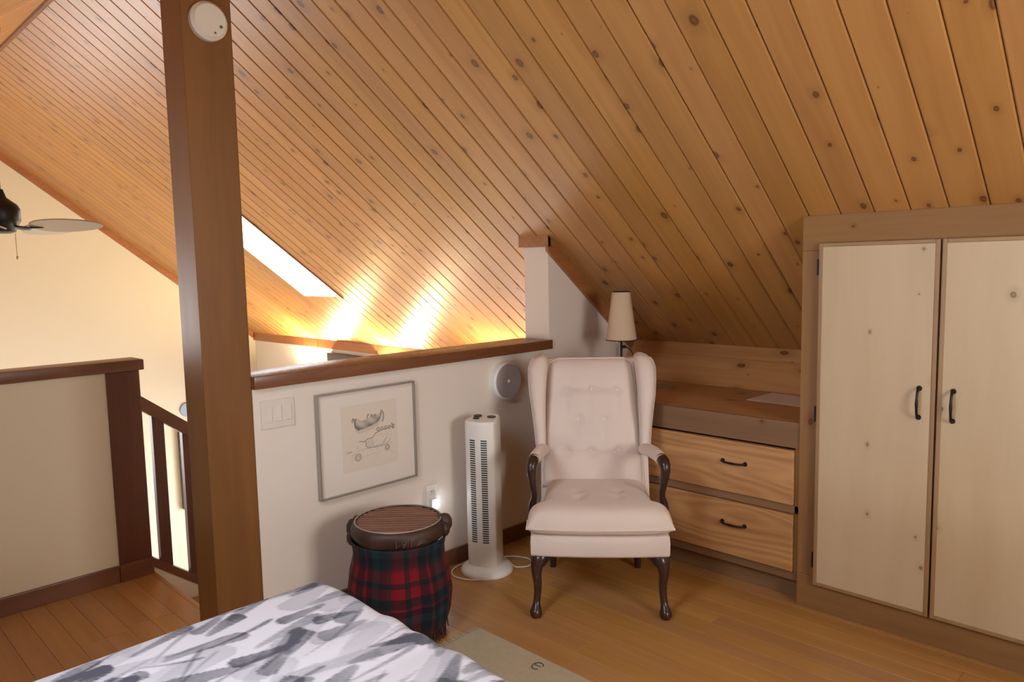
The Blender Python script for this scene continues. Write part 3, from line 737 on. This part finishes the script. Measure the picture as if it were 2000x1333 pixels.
# wings, arms, legs on both sides
def rrect(cx, w, y0, y1, z, n=6, tilt=0.0):
    """rounded section; front end (y0) padded round"""
    pts = []; r = w; 
    for i in range(n+1):
        a = PI+PI*i/n; pts.append((cx+w*math.cos(a)+tilt, y0+r+r*math.sin(a)*1.0, z))
    pts += [(cx+w*.9, y1-.01, z), (cx+w*.5, y1, z), (cx-w*.5, y1, z), (cx-w*.9, y1-.01, z)]
    return pts
for s in (-1, 1):
    secs = []
    for z, xc, w in ((.600, .246, .014), (.615, .248, .021), (.65, .250, .024), (.72, .254, .027), (.80, .258, .032), (.88, .263, .039), (.95, .264, .044), (1.0, .262, .047), (1.03, .256, .044), (1.047, .252, .034), (1.056, .248, .014)):
        t = lean(z); dep = .07 if z < .7 else .07+.05*min(1, (z-.7)/.15)
        drop = max(0, (z-.98)/.076)**2*.035
        secs.append([(s*(p_[0])-.008, p_[1], p_[2]) for p_ in rrect(xc, w, t-dep+drop+.02, t+.10, z)])
    mb = MB(); mb.rings(secs); wg = cp('wing', mb, FABRIC)
    q = MB(); pts = []
    for sec in secs[1:-1]:
        xs_ = [p_[0] for p_ in sec]; k = xs_.index(max(xs_) if s > 0 else min(xs_)); pts.append((sec[k][0], sec[k][1]+.0, sec[k][2]))
    q.tube(pts, .004, 6); cp('piping', q, FABRIC, wg)
    # padded arm
    pth = [(s*.240-.004, .52, .602), (s*.243-.004, .44, .622), (s*.250, .36, .638), (s*.260, .28, .648), (s*.271, .20, .652), (s*.281, .135, .648)]
    mb = MB(); mb.tube(pth, [.025, .028, .029, .029, .028, .026], 14, 1.0); cp('arm_pad', mb, FABRIC)
    # carved arm support
    pth = [(s*.270, .20, .643), (s*.279, .150, .650), (s*.285, .118, .646), (s*.289, .104, .632), (s*.290, .102, .608), (s*.287, .108, .575), (s*.283, .118, .54), (s*.279, .128, .508), (s*.281, .136, .48), (s*.288, .143, .455), (s*.291, .15, .42), (s*.287, .155, .34)]
    mb = MB(); mb.tube(pth, [.020, .0262, .0262, .0235, .0215, .019, .0160, .0135, .0142, .0180, .021, .020], 14); cp('arm_support', mb, CHAIRW)
    # front cabriole leg
    mb = MB(); mb.loft([(.286, s*.250, .025, .040, .036), (.275, s*.252, .020, .043, .042), (.252, s*.258, .008, .038, .040), (.225, s*.268, -.001, .027, .031), (.19, s*.2705, -.003, .0215, .025), (.15, s*.267, .003, .0185, .020), (.11, s*.267, .008, .0165, .017), (.08, s*.270, .008, .0155, .0155), (.055, s*.273, .002, .0165, .018), (.04, s*.275, -.006, .021, .026), (.026, s*.276, -.010, .026, .032), (.012, s*.276, -.010, .026, .031), (.0, s*.276, -.008, .020, .024)], 18)
    cp('front_leg', mb, CHAIRW)
    mb = MB(); mb.prism([(s*.235, .275), (s*.165, .275), (s*.19, .268), (s*.212, .253), (s*.235, .225), (s*.25, .215)], 'y', -.008, .022); cp('leg_bracket', mb, CHAIRW, smooth=False)
    mb = MB(); mb.loft([(.285, s*.205, .47, .024, .024), (.18, s*.205, .485, .021, .021), (.0, s*.21, .53, .016, .017)], 12); cp('rear_leg', mb, CHAIRW)

# ------------------------------------------------------------------ tower fan
fx, fy = -2.615, 2.425
tf = thing('tower_fan', 'white tower fan on a round base between the stool and the wing chair', 'fan', (fx, fy, 0), R(0))
FA = math.atan2(-fy, -fx)-R(24)               # direction the front faces
fo = Vector((math.cos(FA), math.sin(FA), 0)); sd2 = Vector((-fo.y, fo.x, 0)); FC = Vector((fx, fy, 0))
def fpt(a, b, z): return tuple(FC+fo*a+sd2*b+Vector((0, 0, z)))
mb = MB(); mb.lathe([(.128, .0005), (.130, .008), (.126, .02), (.110, .032), (.075, .040), (.07, .045)], (fx, fy), 48); part('base', mb, WPLAST, tf, smooth=True)
def fsec(z, k=1.0, tilt=0.0):
    pts = []
    for i in range(13):                      # bowed front
        t = -1+2*i/12; pts.append((.056*k+.018*k*(1-t*t), .074*k*t))
    pts += [(.050*k, .077*k), (-.045*k, .070*k), (-.062*k, .055*k), (-.062*k, -.055*k), (-.045*k, -.070*k), (.050*k, -.077*k)]
    return [fpt(a, b, z+tilt*a) for a, b in pts]
mb = MB(); mb.rings([fsec(.040, .96), fsec(.055), fsec(.755, 1, -.10), fsec(.766, .985, -.12), fsec(.772, .94, -.14)]); part('column', mb, PLAST, tf, smooth=True)
mb = MB()
for c0, w in ((.030, .030), (-.030, .030)):
    for k in range(46):
        z = .165+k*.0112
        v = []
        for h in (0, .0062):
            for b in (c0-w/2, c0, c0+w/2):
                t = b/.074; a = .056+.018*(1-t*t)+.0006
                v.append(fpt(a, b, z+h))
        mb.add(v, [(0, 1, 4, 3), (1, 2, 5, 4)])
tag(part('grille_slots', mb, BLACK, tf), kind='stuff')
for a, b, l, w in ((-.012, .038, .022, .014), (-.015, -.036, .022, .016), (.018, -.030, .016, .012)):
    q = MB(); z = .7725-.14*a
    q.rings([[fpt(a+w*math.cos(2*PI*j/16), b+l*math.sin(2*PI*j/16), z+h-.14*(w*math.cos(2*PI*j/16))) for j in range(16)] for h in (-.002, .004)]); part('control', q, BLACK, tf)
q = MB(); q.add([fpt(.005, -.0772, .705), fpt(-.025, -.0752, .700), fpt(-.025, -.0752, .706), fpt(.005, -.0772, .711)], [(0, 1, 2, 3)]); part('side_badge', q, BLACK, tf)
q = MB(); pts = [(fx-.07, fy+.02, .03), (fx-.06, fy+.10, .012), (fx-.02, fy+.19, .008), (fx+.07, fy+.23, .006), (fx+.13, fy+.17, .006), (fx+.09, fy+.11, .007), (fx+.01, fy+.14, .009), (fx-.10, fy+.16, .007), (fx-.13, fy+.05, .006), (fx-.13, fy-.10, .006), (fx-.06, fy-.17, .006), (fx+.03, fy-.15, .006), (fx+.075, fy-.115, .008)]
P = [Vector(p_) for p_ in pts]; sm = []
for i in range(len(P)-1):
    a, b, c_, d = P[max(i-1, 0)], P[i], P[i+1], P[min(i+2, len(P)-1)]
    for k in range(6):
        t = k/6; sm.append(.5*((2*b)+(-a+c_)*t+(2*a-5*b+4*c_-d)*t*t+(-a+3*b-3*c_+d)*t**3))
q.tube(sm, .0035, 6); part('power_cord', q, CORD, tf, smooth=True)

# ------------------------------------------------------------------ rustic stool with tartan blanket
sx, sy = -2.435, 1.765
sl_ = thing('rustic_stool', 'round dark rustic wooden stool with a slatted top', 'stool', (sx, sy, 0))
def lump(a, z): return 1+.035*math.sin(3*a+7*z)+.025*math.sin(5*a-11*z+1)+.015*math.sin(9*a+20*z)
mb = MB(); mb.lathe([(.160, .0005), (.178, .03), (.192, .10), (.199, .18), (.182, .26), (.160, .33), (.158, .37), (.176, .41), (.19, .43), (.187, .45), (.178, .456)], (sx, sy), 56, True, lump); part('body', mb, STOOLW, sl_, smooth=True)
mb = MB(); mb.lathe([(.186, .415), (.194, .43), (.196, .450), (.189, .470), (.178, .478), (.170, .478), (.168, .46)], (sx, sy), 56, False, lambda a, z: 1+.016*math.sin(4*a+1)+.022*math.sin(7*a+25*z)*max(0, min(1, (.468-z)/.03))); part('rim', mb, STOOLW, sl_, smooth=True)
q = MB(); q.tube([(sx+.176*math.cos(2*PI*j/56), sy+.176*math.sin(2*PI*j/56), .479) for j in range(57)], .0032, 6); part('rim_wire', q, plain('pale_wire', (.36, .29, .25), .4), sl_, smooth=True)
# slats run across the view direction
ang = R(44.8); ca, sa = math.cos(ang), math.sin(ang); nsl = 12
for k in range(nsl):
    d = -.163+.326*(k+.5)/nsl; hl = math.sqrt(max(.172**2-d*d, 0))-.002; w = .326/nsl*.28
    q = MB(); v = []
    for z in (.468, .4765):
        for l, e in ((-hl, -w), (hl, -w), (hl, w), (-hl, w)):
            v.append((sx+l*ca-(d+e)*sa, sy+l*sa+(d+e)*ca, z))
    q.add(v, [(3,2,1,0),(4,5,6,7),(0,1,5,4),(1,2,6,5),(2,3,7,6),(3,0,4,7)]); part('slat', q, SLATW, sl_)
q = MB(); q.lathe([(.168, .452), (.168, .462)], (sx, sy), 40); part('top_backing', q, plain('dark_backing', (.02, .012, .01), .7), sl_)
for a, z, r in ((R(216), .432, .036), (R(206), .446, .026), (R(50), .452, .034), (R(40), .435, .026), (R(222), .398, .030)):
    q = MB(); q.sphere((sx+.190*math.cos(a), sy+.190*math.sin(a), z), r, 10, (1, 1, 1.2)); part('burl', q, STOOLW, sl_, smooth=True)
tm = plain('rim_date_tan', (.11, .058, .03), .6); txt = MB()
for k, ch in enumerate('1912'):
    cu_ = bpy.data.curves.new('t', 'FONT'); cu_.body = ch; cu_.size = .040; cu_.extrude = .0008; cu_.align_x = 'CENTER'
    to = bpy.data.objects.new('t', cu_); COL.objects.link(to); me_ = to.to_mesh()
    a = R(-39+8.2*k); n_ = Vector((math.cos(a), math.sin(a), 0)); e_ = Vector((-math.sin(a), math.cos(a), 0)); o_ = Vector((sx, sy, .427))+n_*.2005
    txt.add([tuple(o_+e_*v_.co.x+Vector((0, 0, 1))*v_.co.y*.95+n_*v_.co.z) for v_ in me_.vertices], [tuple(p_.vertices) for p_ in me_.polygons])
    to.to_mesh_clear(); bpy.data.objects.remove(to); bpy.data.curves.remove(cu_)
part('rim_date', txt, tm, sl_)
# blanket wraps the camera side of the stool
pm, nt, p = newmat('tartan_wool'); N = NT(nt)
uvn = N.n('ShaderNodeUVMap'); spx = N.n('ShaderNodeSeparateXYZ'); N.l(uvn.outputs[0], spx.inputs[0])
def sett(x, ph):
    f = N.math('FRACT', N.math('ADD', N.math('MULTIPLY', x, 1/.275), ph)); cr = N.n('ShaderNodeValToRGB'); cr.color_ramp.interpolation = 'CONSTANT'; N.l(f, cr.inputs[0])
    el = cr.color_ramp.elements
    stops = [(0, (.19, .009, .014)), (.15, (.014, .018, .016)), (.23, (.19, .009, .014)), (.38, (.012, .012, .016)), (.52, (.13, .010, .02)), (.56, (.010, .010, .014)), (.66, (.012, .040, .046)), (.78, (.010, .016, .022)), (.90, (.022, .020, .018)), (.96, (.10, .01, .016))]
    el[0].position = 0; el[0].color = (*stops[0][1], 1); el[1].position = stops[1][0]; el[1].color = (*stops[1][1], 1)
    for ps, c in stops[2:]:
        e_ = el.new(ps); e_.color = (*c, 1)
    return cr.outputs[0]
cu, cv = sett(spx.outputs[0], .35), sett(spx.outputs[1], .66)
tw = N.math('FRACT', N.math('MULTIPLY', N.math('ADD', spx.outputs[0], spx.outputs[1]), 260.0))
gm = N.n('ShaderNodeGamma'); gm.inputs[1].default_value = .5; N.l(N.mix(1.0, cu, cv, 'MULTIPLY'), gm.inputs[0])
tart = N.mix(N.math('ADD', N.math('MULTIPLY', tw, .15), .1), gm.outputs[0], N.mix(.5, cu, cv))
N.l(tart, p.inputs['Base Color']); p.inputs['Roughness'].default_value = .95; p.inputs['Specular IOR Level'].default_value = .15; p.inputs['Sheen Weight'].default_value = .05
bl = thing('tartan_blanket', 'red and dark green tartan blanket with fringe draped round the stool', 'blanket', (sx, sy, 0))
A0, A1 = R(190), R(405); nb, nh = 120, 40
def bpos(u, v, g=0.0):
    a = A0+(A1-A0)*u; z = .414*(1-v)+.055*v
    prof = [(.055, .190), (.10, .201), (.18, .208), (.26, .198), (.33, .181), (.37, .179), (.41, .187), (.43, .187)]
    r = np.interp(z, [q_[0] for q_ in prof], [q_[1] for q_ in prof])
    r += .009*math.sin(a*7+.8*math.sin(z*9))*v+.006*math.sin(a*13+2)*v+.006+g
    r = min(r, .226) if z > .05 else r
    return (sx+r*math.cos(a), sy+r*math.sin(a), z)
mb = MB(); mb.grid(nb, nh, bpos)
o = part('blanket_cloth', mb, pm, bl, smooth=True)
uv = o.data.uv_layers.new(name='UVMap'); arcl = .205*(A1-A0)
li = np.zeros(len(o.data.loops), np.int32); o.data.loops.foreach_get('vertex_index', li)
uu = (li % (nb+1))/nb*arcl; vv = (li//(nb+1))/nh*.375
uv.data.foreach_set('uv', np.stack([uu, vv], 1).astype(np.float32).ravel())
so = o.modifiers.new('thickness', 'SOLIDIFY'); so.thickness = .004; so.offset = 1
fr = MB()
for k in range(130):
    u = (k+.5)/130; b0 = Vector(bpos(u, 1)); b1 = b0+Vector((random.uniform(-.006, .006), random.uniform(-.006, .006), -.052+random.uniform(0, .02)))
    fr.tube([b0+Vector((0, 0, .006)), (b0+b1)/2+Vector((random.uniform(-.003, .003), random.uniform(-.003, .003), 0)), b1], [.0022, .0024, .0016], 4)
tag(part('fringe', fr, plain('fringe_wool', (.055, .012, .016), .95, var=.8, vscale=20), bl), kind='stuff')

# ------------------------------------------------------------------ bed with brush-stroke duvet
BX, BXR, BYB, BYF, BZ = -1.872, -.36, -.95, 1.080, .636
bd = thing('bed', 'low bed with a wooden base and a thick mattress under the patterned duvet', 'bed', ((BX+BXR)/2, 0, 0))
mb = MB(); mb.box(BX+.09, BXR-.06, BYB+.02, BYF-.09, .12, .30, .01); part('bed_base', mb, DARKY, bd)
mb = MB(); mb.box(BX+.07, BXR-.05, BYB+.01, BYF-.07, .30, .595, .05); part('mattress', mb, WHITEM, bd, smooth=True)
for x, y in ((BX+.15, BYF-.15), (BXR-.12, BYF-.15), (BX+.15, BYB+.1), (BXR-.12, BYB+.1)):
    q = MB(); q.box(x-.03, x+.03, y-.03, y+.03, .0005, .12, .004); part('leg', q, DARKZ, bd)
step = .0050; hang = .44; rr = .055
ax0, ax1, ay0, ay1 = BX-hang, BXR+.2, BYB, BYF+hang
NX, NY = int((ax1-ax0)/step), int((ay1-ay0)/step)
AX, AY = np.meshgrid(np.linspace(ax0, ax1, NX+1), np.linspace(ay0, ay1, NY+1))
ix0, ix1, iy1 = BX+rr, BXR-rr, BYF-rr
dx = np.where(AX < ix0, AX-ix0, np.where(AX > ix1, AX-ix1, 0)); dy = np.where(AY > iy1, AY-iy1, 0)
dd = np.hypot(dx, dy)+1e-9; t = dd/rr
out = np.where(t < PI/2, rr*np.sin(np.minimum(t, PI/2)), rr); drop = np.where(t < PI/2, rr*(1-np.cos(np.minimum(t, PI/2))), rr+dd-rr*PI/2)
PX = np.clip(AX, ix0, ix1)+dx/dd*out; PY = np.minimum(AY, iy1)+dy/dd*out
drop = np.minimum(drop, .50+.0*dd)
flare = np.clip((drop-rr)/.4, 0, 1)
PX += dx/dd*flare*.02*(1+np.sin(AY*17)); PY += dy/dd*flare*.02*(1+np.sin(AX*17+1))
puff = .0025*np.sin(AX*9+1.3*np.sin(AY*4))*np.sin(AY*8+.9)+.0015*np.sin(AX*21+AY*13)+.004*np.exp(-((dy-.03)/.035)**2)*np.sin(AX*36+2*np.sin(AX*9))
PZ = BZ-.010-drop+puff*(1-flare)
# brush strokes as paint density
paint = np.zeros_like(AX)
nzs = RNG.random((64, 1200))
def stroke(cx, cy, ang, L, w, dens, curve):
    ca, sa = math.cos(ang), math.sin(ang)
    i0, i1 = int((cx-L*.7-ax0)/step), int((cx+L*.7-ax0)/step); j0, j1 = int((cy-L*.7-ay0)/step), int((cy+L*.7-ay0)/step)
    i0, j0 = max(i0, 0), max(j0, 0); i1, j1 = min(i1, NX+1), min(j1, NY+1)
    if i1 <= i0 or j1 <= j0: return
    X, Y = AX[j0:j1, i0:i1]-cx, AY[j0:j1, i0:i1]-cy
    a = X*ca+Y*sa; b = -X*sa+Y*ca-curve*(a/L)**2*L
    s = a/L+.5
    row = RNG.integers(0, 64); ww = w*(.30+1.05*np.clip(s, 0, 1)**.7)*np.where(s > .9, np.clip(1-(s-.9)/.16, .25, 1), 1)
    bi = np.clip(((b/w+1.2)*420).astype(int), 0, 1199)
    br = .55+.45*np.convolve(nzs[row], np.ones(26)/26, 'same')[bi]*1.6-.25
    edge = np.clip((ww*.5-np.abs(b))/(.0035), 0, 1)*np.clip((s)/.06, 0, 1)*np.clip((1.0-s)/.03, 0, 1)
    prof = dens*edge*br*(.62+.38*np.clip(s, 0, 1)+.25*(np.abs(b)/(ww*.5+1e-6) > .82))
    blk = paint[j0:j1, i0:i1]; paint[j0:j1, i0:i1] = np.maximum(blk, blk*.55+prof)
for k in range(800):
    cx = RNG.uniform(ax0, BXR); cy = RNG.uniform(-.6, ay1); ang = R(RNG.normal(104, 17))+(PI if RNG.random() < .35 else 0)
    kind = RNG.random()
    if kind < .42: stroke(cx, cy, ang, RNG.uniform(.12, .21), RNG.uniform(.030, .050), RNG.uniform(1.0, 1.5), RNG.uniform(-.25, .25))
    elif kind < .75: stroke(cx, cy, ang, RNG.uniform(.16, .34), RNG.uniform(.009, .018), RNG.uniform(.8, 1.3), RNG.uniform(-.2, .2))
    else: stroke(cx, cy, ang, RNG.uniform(.15, .3), RNG.uniform(.035, .07), RNG.uniform(.3, .5), RNG.uniform(-.2, .2))
me = bpy.data.meshes.new('duvet'); nv = AX.size
me.vertices.add(nv); me.vertices.foreach_set('co', np.stack([PX, PY, PZ], -1).astype(np.float32).ravel())
idx = np.arange(nv).reshape(AX.shape); quads = np.stack([idx[:-1, :-1], idx[:-1, 1:], idx[1:, 1:], idx[1:, :-1]], -1).reshape(-1, 4)
me.loops.add(quads.size); me.loops.foreach_set('vertex_index', quads.ravel().astype(np.int32))
me.polygons.add(len(quads)); me.polygons.foreach_set('loop_start', (np.arange(len(quads))*4).astype(np.int32)); me.polygons.foreach_set('loop_total', np.full(len(quads), 4, np.int32))
me.polygons.foreach_set('use_smooth', np.ones(len(quads), bool)); me.update(calc_edges=True)
at = me.attributes.new('paint', 'FLOAT', 'POINT'); at.data.foreach_set('value', np.clip(paint, 0, 1).astype(np.float32).ravel())
dm, nt, p = newmat('brushed_cotton'); N = NT(nt); at = N.n('ShaderNodeAttribute', attribute_name='paint')
N.l(N.mix(at.outputs['Fac'], (.70, .69, .74), (.095, .098, .125)), p.inputs['Base Color']); p.inputs['Roughness'].default_value = .85; p.inputs['Specular IOR Level'].default_value = .2
duvet = tag(link('duvet', me, dm), 'white duvet printed with loose grey brush strokes spread over the bed', 'duvet')

# ------------------------------------------------------------------ rug
rg = thing('rug', 'flat beige woven rug with fringed end on the floor beside the bed', 'rug', (-1.3, 1.65, 0))
mb = MB(); mb.box(-2.19, -.35, 1.33, 1.984, .0006, .008, .002); part('woven_field', mb, RUGM, rg)
fr = MB()
for k in range(90):
    y = 1.335+.645*(k+.5)/90; fr.tube([(-2.188, y, .004), (-2.215-random.uniform(0, .012), y+random.uniform(-.006, .006), .003)], [.0022, .0012], 4)
tag(part('fringe', fr, plain('rug_fringe', (.50, .44, .33), .95), rg), kind='stuff')
q = MB(); q.tube([(-1.812+.020*math.cos(a)*1.0, 1.926+.024*math.sin(a), .0085) for a in [R(30+290*i/20) for i in range(21)]], .0022, 5)
q.tube([(-1.826, 1.926, .0085), (-1.800, 1.93, .0085)], .002, 5); part('woven_mark', q, plain('rug_mark', (.05, .04, .03), .9), rg)

# ------------------------------------------------------------------ ceiling fan in the great room
cx, cy = -4.44, .868; hz = 1.80; zc = ceil_z(cy)
cf = thing('ceiling_fan', 'dark ceiling fan with pale blades hanging over the stairwell', 'ceiling fan', (cx, cy, hz))
mb = MB(); mb.lathe([(.03, zc-.11), (.06, zc-.08), (.068, zc-.02), (.068, zc+.05)], (cx, cy), 24); part('canopy', mb, IRON, cf, smooth=True)
mb = MB(); mb.lathe([(.012, hz+.1), (.012, zc-.09)], (cx, cy), 12); part('downrod', mb, IRON, cf, smooth=True)
mb = MB(); mb.lathe([(.02, hz+.14), (.032, hz+.10), (.05, hz+.085), (.075, hz+.065), (.086, hz+.045), (.087, hz-.015), (.075, hz-.035), (.066, hz-.045), (.062, hz-.07), (.04, hz-.078)], (cx, cy), 32); part('motor_housing', mb, IRON, cf, smooth=True)
BLADE = plain('fan_blade', (.50, .44, .34), .5)
FB0 = R(124)
for k in range(5):
    a = FB0+2*PI*k/5; e1 = Vector((math.cos(a), math.sin(a), 0)); e2 = Vector((-e1.y, e1.x, 0)); tilt = -.45
    n = 18; top = []
    for i in range(2*n):
        t = 2*PI*i/(2*n); l = .13+.175*(1-math.cos(t)); w = .060*math.sin(t)*(1.0+.15*math.cos(t))
        top.append(Vector((cx, cy, hz-.045))+e1*l+e2*w+Vector((0, 0, w*tilt)))
    q = MB(); q.rings([top, [p_+Vector((0, 0, .006)) for p_ in top]]); part('blade', q, BLADE, cf)
    q = MB(); q.tube([Vector((cx, cy, hz-.045))+e1*.07, Vector((cx, cy, hz-.052))+e1*.13, Vector((cx, cy, hz-.050))+e1*.19+e2*.018], [.014, .012, .010], 8, .4); part('blade_bracket', q, IRON, cf)
q = MB(); q.tube([(cx+.06, cy+.045, hz-.08), (cx+.06, cy+.045, hz-.19)], .0016, 5); q.sphere((cx+.06, cy+.045, hz-.20), .005, 8, (1, 1, 2)); part('pull_chain', q, plain('pull_cord', (.45, .36, .22), .6), cf)

# ------------------------------------------------------------------ great room: uplights, wall unit, screen
for k, (x, dz, lb) in enumerate(((-7.34, .16, 'small wall uplight under the eave trim, the one nearer the gable wall'), (-5.85, .30, 'small wall uplight under the eave trim, second from the gable wall'), (-4.05, .34, 'small wall uplight under the eave trim behind the tall end of the half wall'))):
    t_ = thing('wall_uplight', lb, 'wall light', (x, YE, .10+dz), group='uplights along the eave wall')
    q = MB(); n = 20; rs = []
    for r, z in ((.03, .13+dz), (.07, .15+dz), (.085, .22+dz), (.081, .22+dz), (.066, .156+dz), (.03, .140+dz)):
        rs.append([(x+r*math.cos(PI*j/(n-1)+PI), YE-.001+r*math.sin(PI*j/(n-1)+PI), z) for j in range(n)])
    v = [p_ for r in rs for p_ in r]; f = [(i*n+j, i*n+j+1, (i+1)*n+j+1, (i+1)*n+j) for i in range(len(rs)-1) for j in range(n-1)]
    q.add(v, f); part('bowl', q, WPLAST, t_, smooth=True)
    q = MB(); q.sphere((x, YE-.050, .195+dz), .028, 12); part('bulb', q, emit('warm_bulb%d' % k, (1, .78, .45), 7500), t_, smooth=True)
    q = MB(); q.box(x-.05, x+.05, YE-.012, YE, .10+dz, .15+dz, .003); part('wall_bracket', q, WPLAST, t_)
wu = thing('wall_cabinet_unit', 'dark grey box-shaped unit mounted on the far white wall', 'wall unit', (-6.6, YE, .2))
mb = MB(); mb.box(-7.04, -6.03, YE-.05, YE-.0005, .0, .622, .006); part('case', mb, plain('charcoal_case', (.060, .060, .066), .45), wu)
mb = MB(); mb.box(-7.046, -7.038, YE-.035, YE-.02, .50, .56); part('side_latch', mb, BLACK, wu)
tv = thing('flat_screen', 'thin dark-rimmed flat screen fixed to the great room gable wall', 'screen', (XG, 3.75, -1.26))
mb = MB(); mb.box(XG+.0005, XG+.07, 3.27, 4.2, -1.26, -.30, .012); part('case', mb, plain('screen_case', (.05, .055, .065), .35), tv, smooth=True)
mb = MB(); mb.box(XG+.07, XG+.072, 3.305, 4.165, -1.225, -.335); part('panel', mb, plain('screen_panel', (.62, .64, .66), .12), tv)
mb = MB(); mb.disc((XG, 3.40, -.085), (1, 0, 0), .085, .02, 28, .08); o = part('wall_plate', mb, plain('blue_plate', (.30, .38, .55), .4), smooth=True)
tag(o, 'round blue plate on the gable wall above the flat screen', 'plate')
